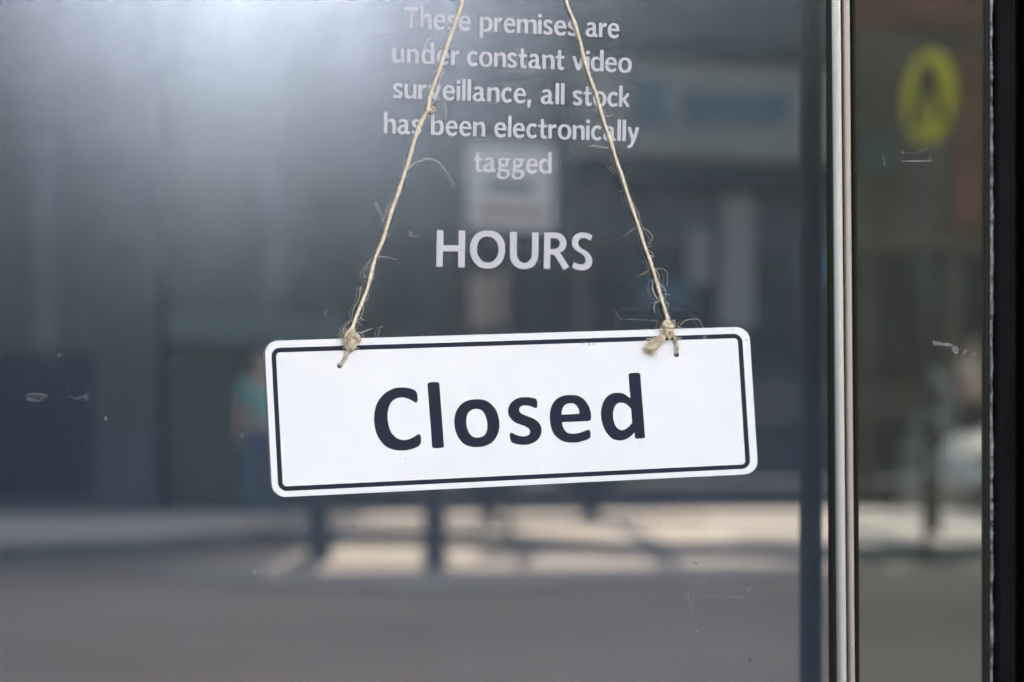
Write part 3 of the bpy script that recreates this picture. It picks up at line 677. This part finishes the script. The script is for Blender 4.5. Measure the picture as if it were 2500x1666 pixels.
def word(txt, uL, uR, bx, by, slope, unit):
    ws = [GLY[ch][0] for ch in txt]
    ux = unit
    gap = ((uR - uL) - sum(ws) * ux) / max(1, len(txt) - 1)
    if gap < 2.2 or gap > 7:                       # fit the word: adjust widths a little too
        gap = min(max(gap, 2.6), 6.0); ux = ((uR - uL) - gap * (len(txt) - 1)) / sum(ws)
    loops = []; pen = uL
    for ch, wd in zip(txt, ws):
        for lp in GLY[ch][1]:
            o = outline(lp, 5)
            loops.append([(pen + q.x * ux + q.y * unit * .016, by + (pen + q.x * ux - bx) * slope - q.y * unit) for q in o])
        pen += wd * ux + gap
    return link("word", flat_mesh(loops, VY, VT), VINYL, notice)
U = 1 / 7.353
for ws in (
  (("These", 987.1, 1149), ("premises", 1171, 1409.4), ("are", 1429.6, 1511.9), 1003, 68, .049, U),
  (("under", 957.6, 1121), ("constant", 1140.1, 1377.1), ("video", 1396.3, 1541.8), 983, 153.7, .0425, U),
  (("surveillance,", 959, 1297.8), ("all", 1320.3, 1377.7), ("stock", 1398, 1536.9), 1028.6, 241.9, .0389, U),
  (("has", 936.8, 1028.6), ("been", 1052, 1184), ("electronically", 1206.8, 1560.1), 940.9, 325.5, .0328, U),
  (("tagged", 1156.5, 1346.3), 1170, 419.3, .0285, U)):
    bx, by, sl_, un = ws[-4:]
    for t_, a_, b__ in ws[:-4]: word(t_, a_, b__, bx, by, sl_, un * (1 - (a_ - 950) * 4.5e-5))

# ------------------------------------------------------------------ jute twine
tw = empty("jute_twine", P(1245, 830, -.004), "pale jute twine with two knots and loose fibres that carries the sign", "twine")
def rope(name, px, r, m, strands=3, pitch=.0105, ph=0.0, taper=False):
    """px: (u, v, depth in mm in front of the glass)"""
    pts = crom([P(u, v, -d / 1000) for u, v, d in px], 8)
    res = [pts[0]]; step = .0006
    for a, b in zip(pts, pts[1:]):
        L = (b - a).length; k = max(1, int(L / step))
        for i in range(1, k + 1): res.append(a.lerp(b, i / k))
    n = len(res); s = 0.0; cen = []
    ST_ = [[] for _ in range(strands)]
    rn = random.Random(int(px[0][0] * 7))
    w1 = [rn.uniform(0, 6.28) for _ in range(4)]
    for i, p in enumerate(res):
        t = (res[min(i+1, n-1)] - res[max(i-1, 0)]).normalized()
        a = t.cross(Vector((0, 1, 0)))
        if a.length < .05: a = Vector((1, 0, 0))
        a.normalize(); b = a.cross(t)
        if i: s += (res[i] - res[i-1]).length
        wob = 1 + .10 * math.sin(s*310 + w1[0]) + .07 * math.sin(s*730 + w1[1])
        for k in range(strands):
            an = ph + 2*math.pi*(k/strands + s/pitch)
            ST_[k].append((p + a*(r*.47*wob*math.cos(an)) + b*(r*.47*wob*math.sin(an)), r*.62*wob))
    bm = bmesh.new()
    for k in range(strands): add_tube(bm, [q for q, _ in ST_[k]], [q for _, q in ST_[k]], 7)
    return link(name, from_bm(bm, True), m, tw)
r0 = .00105
Lp = [(1139,-30,1.5),(1130,0,1.5),(1119,35,1.5),(1095,103,1.5),(1077,159,1.5),(1062.6,198.6,1.5),(1054,222,1.5),(1048.5,245,1.5),(1046,262,2.4),(1049,268,3.0),(1054,269,3.4)]
Lq = [(1052,265,3.0),(1046,269,3.0),(1040,277,2.6),(1032,293,1.8),(1016.5,329,1.5),(997.4,394,1.5),(986,429,1.5),(969.7,478.6,1.5),(956.6,513.6,1.8),(937.5,578.6,2.5),(914.5,636,2.8),(895.4,708.7,3.4),(872.4,766,4.2),(858.2,806.7,4.8),(855,816,4.8)]
Rp = [(1376,-30,1.5),(1381.9,0,1.5),(1388,20,1.5),(1397.5,43,1.5),(1406,66,1.5),(1415.8,99.4,1.5),(1423.5,133,1.5),(1432.7,166.8,1.5),(1444,200,1.5),(1455.7,229,1.5),(1465,264,1.5),(1477,304,1.5),(1491,345.4,1.5),(1506,394.4,1.5),(1521,437,1.5),(1534,480,1.5),(1556,543,1.8),(1573,597,2.5),(1592.7,653.4,2.9),(1612,718.5,3.6),(1629.6,777,4.6),(1632,790,4.8)]
rope("cord", Lp, r0, JUTE); rope("cord", Lq, r0, JUTE, ph=1.0); rope("cord", Rp, r0*.98, JUTE, ph=.4)
ka = lambda L: [(760 + x/7.125, 700 + y/7.125, d) for x, y, d in L]
kb = lambda L: [(1500 + x/7.84, 700 + y/7.84, d) for x, y, d in L]
kc = lambda L: [(940 + x/5.225, 180 + y/5.225, d) for x, y, d in L]
def knot(paths, label=None):
    bm = bmesh.new()
    for pl, r in paths:
        pts = crom([P(u, v, -d/1000) for u, v, d in pl], 10)
        n = len(pts)
        # a loose bundle of fibres: several thin tubes round the path
        for k in range(7):
            an = k * 2.4; off = r * (.62 if k else 0)
            q = []
            for i, p in enumerate(pts):
                a2 = an + i * .09
                q.append(p + Vector((math.cos(a2)*off, math.sin(a2)*off*.8, math.sin(a2 + .7)*off)))
            add_tube(bm, q, [r*.45*(.75 + .25*math.sin(math.pi*i/(n-1)))for i in range(n)], 6)
    return link("knot", from_bm(bm, True), JUTE_B, tw)
knot([(ka([(705,740,4.8),(650,790,6.0),(600,850,6.6),(610,950,7.0),(660,1030,6.8),(700,1075,5.6),(720,1100,4.6)]), .00135),
      (ka([(690,780,4.6),(740,830,5.6),(810,870,6.0),(845,920,5.8),(810,975,5.4),(745,1000,5.8),(690,950,5.8)]), .0012),
      (ka([(590,880,4.4),(590,990,5.0),(630,1070,6.0),(700,1090,6.2),(755,1050,5.6),(760,980,4.8)]), .00105),
      (ka([(690,1040,5.6),(640,1110,5.4),(600,1200,4.8),(560,1290,4.4),(525,1335,3.9),(508,1352,2.6),(500,1358,1.0)]), .00128),
      (ka([(640,780,4.2),(700,770,5.6),(740,800,5.2),(720,860,5.6)]), .0011),
      (ka([(650,830,4.2),(700,890,4.4),(740,960,4.2),(700,1010,4.2)]), .0016), (ka([(780,900,4.4),(770,940,4.6)]), .0011)])
right_knot = knot([(kb([(1035,600,4.6),(1000,660,5.6),(960,700,6.0),(985,750,6.6),(1060,760,6.8),(1105,790,6.0),(1095,850,5.6),(1050,880,5.2)]), .0013),
      (kb([(1010,700,5.0),(990,780,6.2),(1000,860,7.0),(1040,940,7.0),(1065,990,6.0)]), .0012),
      (kb([(1060,680,4.6),(1090,720,5.4),(1110,790,6.0),(1085,860,6.6),(1030,830,6.6),(960,790,5.6),(945,830,5.0),(985,900,5.0)]), .0010),
      (kb([(1060,830,5.2),(1105,900,5.4),(1150,980,5.2),(1190,1070,5.0),(1200,1160,4.6),(1192,1230,4.2),(1182,1268,3.0),(1178,1278,1.0)]), .0011),
      (kb([(1010,850,5.0),(985,910,5.4),(960,960,5.4),(900,1030,5.2),(850,1075,5.0)]), .0012)])
knot([(kc([(535,440,2.0),(560,470,2.8),(600,490,3.6),(632,470,4.0),(625,435,3.8),(590,428,3.4),(575,455,3.0)]), .00075)])
# frayed tail
bm = bmesh.new(); rf = random.Random(5)
for k in range(70):
    s = rf.uniform(-1, 1); e = rf.uniform(-1, 1) * .55 + s * .45
    a = (985 + s*28, 905 + s*42, 5.2 + rf.uniform(-.7, .7)); b = (800 + s*52 + rf.uniform(-14,14), 1080 + s*70, 5.0 + rf.uniform(-.9, .9))
    L = rf.uniform(.72, 1.08); cx = 610 + e*100; cy = 1255 + e*88
    c3 = (800 + (cx - 800)*L, 1080 + (cy - 1080)*L, 4.6 + rf.uniform(-1, 1))
    pts = crom([P(*kb([q])[0][:2], -kb([q])[0][2]/1000) for q in (a, ((a[0]+b[0])/2, (a[1]+b[1])/2 + rf.uniform(-10, 10), a[2]), b, c3)], 5)
    n = len(pts); add_tube(bm, pts, [.00022 + .00012*rf.random()] * (n-1) + [.00008], 5)
link("frayed_tail", from_bm(bm, True), JUTE_B, right_knot)
# loose fibres: (crop function, points, radius mm)
kd = lambda L: [(1480 + x/4.6125, 480 + y/4.6125) for x, y in L]
k2f = lambda L: [(750 + x/2.6144, 460 + y/2.6144) for x, y in L]
ke = lambda L: [(930 + x/7.353, y/7.353) for x, y in L]
kg = lambda L: [(1220 + x/6.5333, 200 + y/6.5333) for x, y in L]
ka2 = lambda L: [(760 + x/7.125, 700 + y/7.125) for x, y in L]
kb2 = lambda L: [(1500 + x/7.84, 700 + y/7.84) for x, y in L]
kc2 = lambda L: [(940 + x/5.225, 180 + y/5.225) for x, y in L]
FB = [
 (kc2([(310,1205),(400,1128),(480,1110),(535,1080),(640,1105),(700,1140),(770,1245),(830,1320),(893,1437)]), .16),
 (kc2([(760,350),(765,420),(785,490),(765,570),(775,640)]), .10), (kc2([(590,410),(640,340),(665,322),(725,330)]), .10),
 (kc2([(690,150),(705,60),(740,0),(760,-60)]), .10), (kc2([(220,1110),(240,1160)]), .09), (kc2([(270,1325),(318,1305)]), .10), (kc2([(290,1215),(325,1210)]), .1), (kc2([(195,1545),(205,1490),(215,1530)]), .1),
 (k2f([(438,88),(470,150),(490,215)]), .10), (k2f([(485,215),(505,150),(545,80)]), .10), (k2f([(455,435),(510,437),(580,455)]), .09),
 (k2f([(420,440),(375,500),(358,550),(380,585)]), .11), (k2f([(415,490),(425,560),(400,610),(370,650)]), .11), (k2f([(662,275),(675,305),(715,305)]), .09), (k2f([(670,300),(660,280),(668,268)]), .09),
 (ka2([(850,0),(845,120),(800,280),(730,390),(715,550)]), .15), (ka2([(970,60),(990,150),(970,230),(890,270)]), .13), (ka2([(895,280),(905,390),(860,530),(790,600)]), .14),
 (ka2([(850,545),(930,590)]), .16), (ka2([(715,580),(610,660),(550,760),(530,870),(470,930)]), .16), (ka2([(790,615),(850,650),(885,695)]), .1),
 (ka2([(660,870),(740,820),(880,800),(1060,728)]), .24), (ka2([(860,815),(910,860),(850,915)]), .14), (ka2([(475,815),(520,860)]), .13), (ka2([(535,700),(590,750)]), .11), (ka2([(600,730),(640,790)]), .11),
 (ka2([(550,1055),(585,1125)]), .16), (ka2([(750,1060),(735,1130)]), .12), (ka2([(785,1060),(850,1100)]), .1), (ka2([(1250,680),(1190,730),(1160,860),(1110,910)]), .09), (ka2([(820,770),(800,840)]), .11), (ka2([(740,700),(760,740),(720,800)]), .12),
 (ka2([(840,0),(880,40),(910,48)]), .13),
 (kd([(255,20),(310,90),(365,190),(375,280),(405,330),(360,345)]), .12), (kd([(345,345),(280,390),(200,450)]), .13), (kd([(400,358),(450,375),(517,440),(505,500),(465,545)]), .13),
 (kd([(455,575),(510,558)]), .11), (kd([(470,600),(530,650),(510,690),(525,760)]), .11), (kd([(480,660),(540,672)]), .1), (kd([(440,715),(480,780),(480,840)]), .11), (kd([(480,835),(430,870),(375,882)]), .14),
 (kd([(545,815),(620,810),(680,850),(690,960),(680,1020)]), .10), (kd([(550,810),(590,880),(600,970),(665,1040),(665,1180)]), .13), (kd([(600,990),(665,1055),(610,1050)]), .12), (kd([(665,1095),(720,1110)]), .12),
 (kd([(530,930),(520,1050),(560,1130),(640,1200)]), .15), (kd([(525,1020),(550,1110),(620,1180)]), .11), (kd([(612,1178),(555,1195),(537,1250),(548,1310)]), .17), (kd([(660,1185),(705,1210),(690,1260)]), .12), (kd([(210,0),(215,60),(240,90)]), .09),
 (kd([(300,75),(315,110)]), .1), (kd([(395,480),(405,550)]), .1), (kd([(715,1330),(720,1360)]), .1), (kd([(720,1405),(770,1395),(780,1430),(755,1470)]), .14), (kd([(830,1450),(900,1395),(960,1382),(1040,1390),(1095,1480)]), .14),
 (kd([(755,1465),(820,1470),(890,1500)]), .12), (kd([(635,1405),(628,1420),(650,1440)]), .12), (kd([(815,1460),(820,1500)]), .09),
 (kb2([(900,1010),(780,1010),(620,850)]), .11), (kb2([(880,1010),(760,1000),(660,990),(620,1000)]), .12), (kb2([(530,810),(525,850)]), .09), (kb2([(560,800),(620,850)]), .08), (kb2([(620,990),(625,1020),(740,1030)]), .12), (kb2([(620,800),(625,960)]), .07),
 (kb2([(1240,1130),(1270,1190),(1240,1230)]), .09), (kb2([(1080,1000),(1110,1100)]), .1), (kb2([(470,1170),(560,1180),(700,1090)]), .1),
 (kg([(1465,1015),(1530,1015),(1640,1045),(1790,1055)]), .17), (kg([(1600,480),(1540,455),(1450,430)]), .09), (kg([(1650,440),(1690,490),(1660,560)]), .1), (kg([(1680,570),(1740,540),(1825,525)]), .10),
 (kg([(1830,1210),(1780,1280)]), .09), (kg([(1750,1350),(1820,1400),(1890,1465)]), .1),
 (ke([(1120,545),(1090,650),(1035,800),(1000,900)]), .12), (ke([(920,660),(850,730),(820,820),(770,880),(730,950)]), .09), (ke([(1000,1000),(1030,1150)]), .1), (ke([(1000,1240),(945,1330),(950,1420)]), .1), (ke([(1100,1220),(1140,1270),(1100,1350),(1040,1400)]), .11), (ke([(1120,790),(1090,900)]), .08), (ke([(1440,150),(1445,260)]), .09),
]
bm = bmesh.new(); rf = random.Random(9)
for pl, r in FB:
    d = [2.6 + 2.2 * min(1, max(0, (v - 500) / 300)) + rf.uniform(-.2, .9) for _, v in pl]
    pts = crom([P(u, v, -dd/1000) for (u, v), dd in zip(pl, d)], 6)
    n = len(pts); add_tube(bm, pts, [r/1000*(1 - .45*i/(n-1)) for i in range(n)], 5)
for path in (Lq, Rp, Lp):
    P3 = [Vector(q) for q in path]
    for k in range(190):
        i = rf.randrange(len(P3) - 1); q = P3[i].lerp(P3[i+1], rf.random())
        if q.y < 0: continue
        a = rf.uniform(0, 6.28); L = (rf.uniform(1.2, 4) if k % 4 else rf.uniform(4, 9)) * (1.3 if q.y > 400 else .8); off = rf.choice((-1, 1)) * 3.6
        p0 = (q.x + off*.6, q.y); p1 = (q.x + off*1.3 + math.cos(a)*L*.4, q.y + math.sin(a)*L*.6); p2 = (q.x + off*1.5 + math.cos(a + .7)*L, q.y + math.sin(a + .4)*L)
        pts = crom([P(p[0], p[1], -(q.z + rf.uniform(-.3, .8))/1000) for p in (p0, p1, p2)], 4)
        add_tube(bm, pts, .00005 + rf.random()*.00004, 4)
for cxk, cyk, rr in ((855, 826, 17), (1631, 803, 14), (1590, 852, 16)):
    for k in range(60):
        a = rf.uniform(0, 6.28); r1 = rr*rf.uniform(.5, 1.05); r2 = r1 + rf.uniform(3, 11); a2 = a + rf.uniform(-.5, .5)
        pts = crom([P(cxk + math.cos(q)*r_, cyk + math.sin(q)*r_*1.25, -(5.2 + rf.uniform(-.8, 1.6))/1000) for q, r_ in ((a, r1), ((a + a2)/2 + .1, (r1 + r2)/2), (a2, r2))], 4)
        add_tube(bm, pts, .00006 + rf.random()*.00006, 4)
lf = link("loose_fibres", from_bm(bm, True), FIBRE, tw); tag(lf, kind='stuff')

# ------------------------------------------------------------------ marks on the glass: tape glue, scratches, specks
def strip(name, pl, w, m, parent, y=-.0005, per=1):
    """thin strip along photograph pixels, w px wide"""
    V = [Vector(p) for p in pl]
    if per > 1: V = crom(V, per)
    Lf, Rg = [], []; n = len(V)
    for i in range(n):
        t = V[min(i+1, n-1)] - V[max(i-1, 0)]
        if t.length < 1e-6: t = Vector((1, 0))
        t.normalize(); nn = Vector((-t.y, t.x)) * (w * (.6 + .4*rf.random()) / 2)
        Lf.append(V[i] + nn); Rg.append(V[i] - nn)
    return link(name, flat_mesh([[tuple(q) for q in Lf + Rg[::-1]]], y, .0001), m, parent)
def patch(name, pl, m, parent, y=-.0005):
    return link(name, flat_mesh([outline(pl, 3)], y, .0001), m, parent)
def rough_patch(u, v, w, h, n=14, seed=0):
    r = random.Random(seed); return [(u + w*(.5 + r.uniform(-.1, .14))*math.cos(2*math.pi*k/n), v + h*(.5 + r.uniform(-.14, .14))*math.sin(2*math.pi*k/n)) for k in range(n)]
# old tape edges
for pl in ([(62,966),(64,975),(72,978),(108,977),(117,963),(108,961),(72,962)], [(166,962),(178,970),(192,971),(205,965),(214,964),(218,972),(210,977),(190,977),(175,971)]):
    patch("tape_residue", pl, GLUE, door_pane); strip("tape_residue", pl + pl[:1], 1.2, EDGE, door_pane)
strip("tape_residue", [(1508,760),(1504,790),(1503,838)], 1.4, SCRATCH, door_pane)
strip("tape_residue", [(1500,752),(1502,762),(1514,779),(1560,781),(1610,784)], 2.0, SCRATCH, door_pane)
strip("tape_residue", [(1512,755),(1556,755)], 1.3, SCRATCH, door_pane)
strip("tape_residue", [(1640,756),(1672,756)], 1.2, SCRATCH, door_pane)
strip("tape_residue", [(1681,763),(1690,770),(1712,786)], 1.6, SCRATCH, door_pane)
strip("tape_residue", [(1680,1430),(1684,1445),(1680,1455),(1682,1466)], 3.4, EDGE, door_pane)
strip("tape_residue", [(1690,1456),(1740,1457),(1785,1458),(1820,1461),(1828,1452),(1828,1432)], 1.5, EDGE, door_pane)
strip("tape_residue", [(1686,1476),(1690,1495),(1688,1514)], 1.8, EDGE, door_pane)
strip("tape_residue", [(1650,1520),(1643,1535),(1641,1550)], 2.8, EDGE, door_pane)
strip("tape_residue", [(1660,1541),(1700,1541)], 1.0, EDGE, door_pane)
strip("tape_residue", [(1774,1543),(1800,1541),(1800,1530)], 1.5, EDGE, door_pane)
strip("tape_residue", [(1500,1590),(1512,1570),(1513,1560)], 2.4, EDGE, door_pane)
strip("tape_residue", [(1150,205),(1153,260)], 1.0, EDGE, door_pane); strip("tape_residue", [(1088,60),(1090,175),(1098,180),(1100,176)], 1.0, EDGE, door_pane)
patch("tape_residue", [(1273,174),(1290,172),(1305,165),(1300,176),(1290,181)], SCRATCH, door_pane)
strip("tape_residue", [(1275,164),(1284,172),(1298,170)], 1.4, SPECK, door_pane)
patch("tape_residue", [(1211,30),(1217,28),(1220,42),(1212,44)], GLUE, door_pane)
# on the side pane
strip("tape_residue", [(2203,394),(2240,393.5),(2273,393)], 3.4, SPECK, side_pane, -.0003)
strip("tape_residue", [(2203,366),(2202,395)], 1.2, EDGE, side_pane, -.0003); strip("tape_residue", [(2272,362),(2273,393)], 1.3, EDGE, side_pane, -.0003)
strip("tape_residue", [(2203,373),(2235,374),(2250,368),(2262,364)], 1.3, EDGE, side_pane, -.0003)
strip("tape_residue", [(2156,380),(2160,405)], 2.0, EDGE, side_pane, -.0003)
patch("tape_residue", [(2278,833),(2287,832),(2294,836),(2320,838),(2328,842),(2318,846),(2296,843),(2280,843)], SCRATCH, side_pane, -.0003)
patch("tape_residue", [(2326,845),(2336,846),(2336,866),(2331,864)], SCRATCH, side_pane, -.0003)
strip("tape_residue", [(2350,868),(2356,856),(2362,857)], 3.0, SPECK, side_pane, -.0003)
patch("tape_residue", rough_patch(2377, 866, 18, 9, 12, 4), GLUE, side_pane, -.0003)
strip("tape_residue", [(2306,930),(2308,1140)], 1.0, EDGE, side_pane, -.0003)
# scuffs over the sign border, specks and drips
for (u, v, ww, hh, s) in ((1425,838,10,10,1),(1438,841,7,8,2),(1450,840,9,8,3),(1655,827,20,10,4),(1709,827,6,6,5),(1721,824,8,7,6),(1822,830,5,6,7)):
    patch("scuff", rough_patch(u, v, ww, hh, 12, s), SCRATCH, plate, FY - .0002)
for (u, v, ww, hh) in ((145,868,4,9),(136,895,2.5,30),(56,1018,12,3),(259,1022,4,8),(590,1062,9,14),(592,1090,2,18),(625,1382,12,14),(620,1395,5,7),(745,1290,12,16),(796,762,9,22),(794,765,3,10),(580,1182,2,2),(220,192,3,3),(470,452,12,12),(445,395,3,16),(420,427,14,2.5),(470,430,12,3),
                       (735,14,5,18),(792,155,6,18),(733,640,4,8),(730,660,2,4),(1367,815,4,9),(1362,790,2,14),(324,52,6,4),(150,20,30,8),(120,25,60,3),(1316,640,3,7),(2126,1590,2,2),(1700,1420,30,10),(83,1587,4,3),(1700,1541,6,4),(1484,1552,4,3),(1851,33,3,12),(1973,55,6,20),(1652,230,4,12),(1901,1030,2,9),(1635,628,4,3),(1664,546,3,3),
                       (64,1240,2,2),(212,1195,7,3),(235,1448,2,4),(380,1232,2,2),(480,655,2,2),(165,735,4,3),(222,142,3,16),(1120,700,2,2),(905,1288,8,3),(2100,1640,2,2)):
    patch("speck", rough_patch(u, v, ww*1.1, hh*1.1, 9, int(u)), GLUE if ww > 6 or hh > 10 else SPECK, door_pane)
DARKS = mat("dark_fleck", (0.10, 0.10, 0.095), 0.7)
for (u, v, ww, hh) in ((1480,159,3,3),(863,1285,7,4),(1832,1612,6,12),(737,1589,10,3),(1610,1278,4,2),(1800,1316,3,2),(1655,1366,4,3),(1668,1374,3,3),(1700,1375,4,5)):
    patch("speck", rough_patch(u, v, ww, hh, 9, int(u)), DARKS, door_pane)
for (u, v, ww, hh) in ((2258,452,5,4),(2371,608,5,6),(2268,1284,3,6),(2150,420,2,3),(2202,1018,3,3)):
    patch("speck", rough_patch(u, v, ww, hh, 9, int(u)), GLUE, side_pane, -.0003)
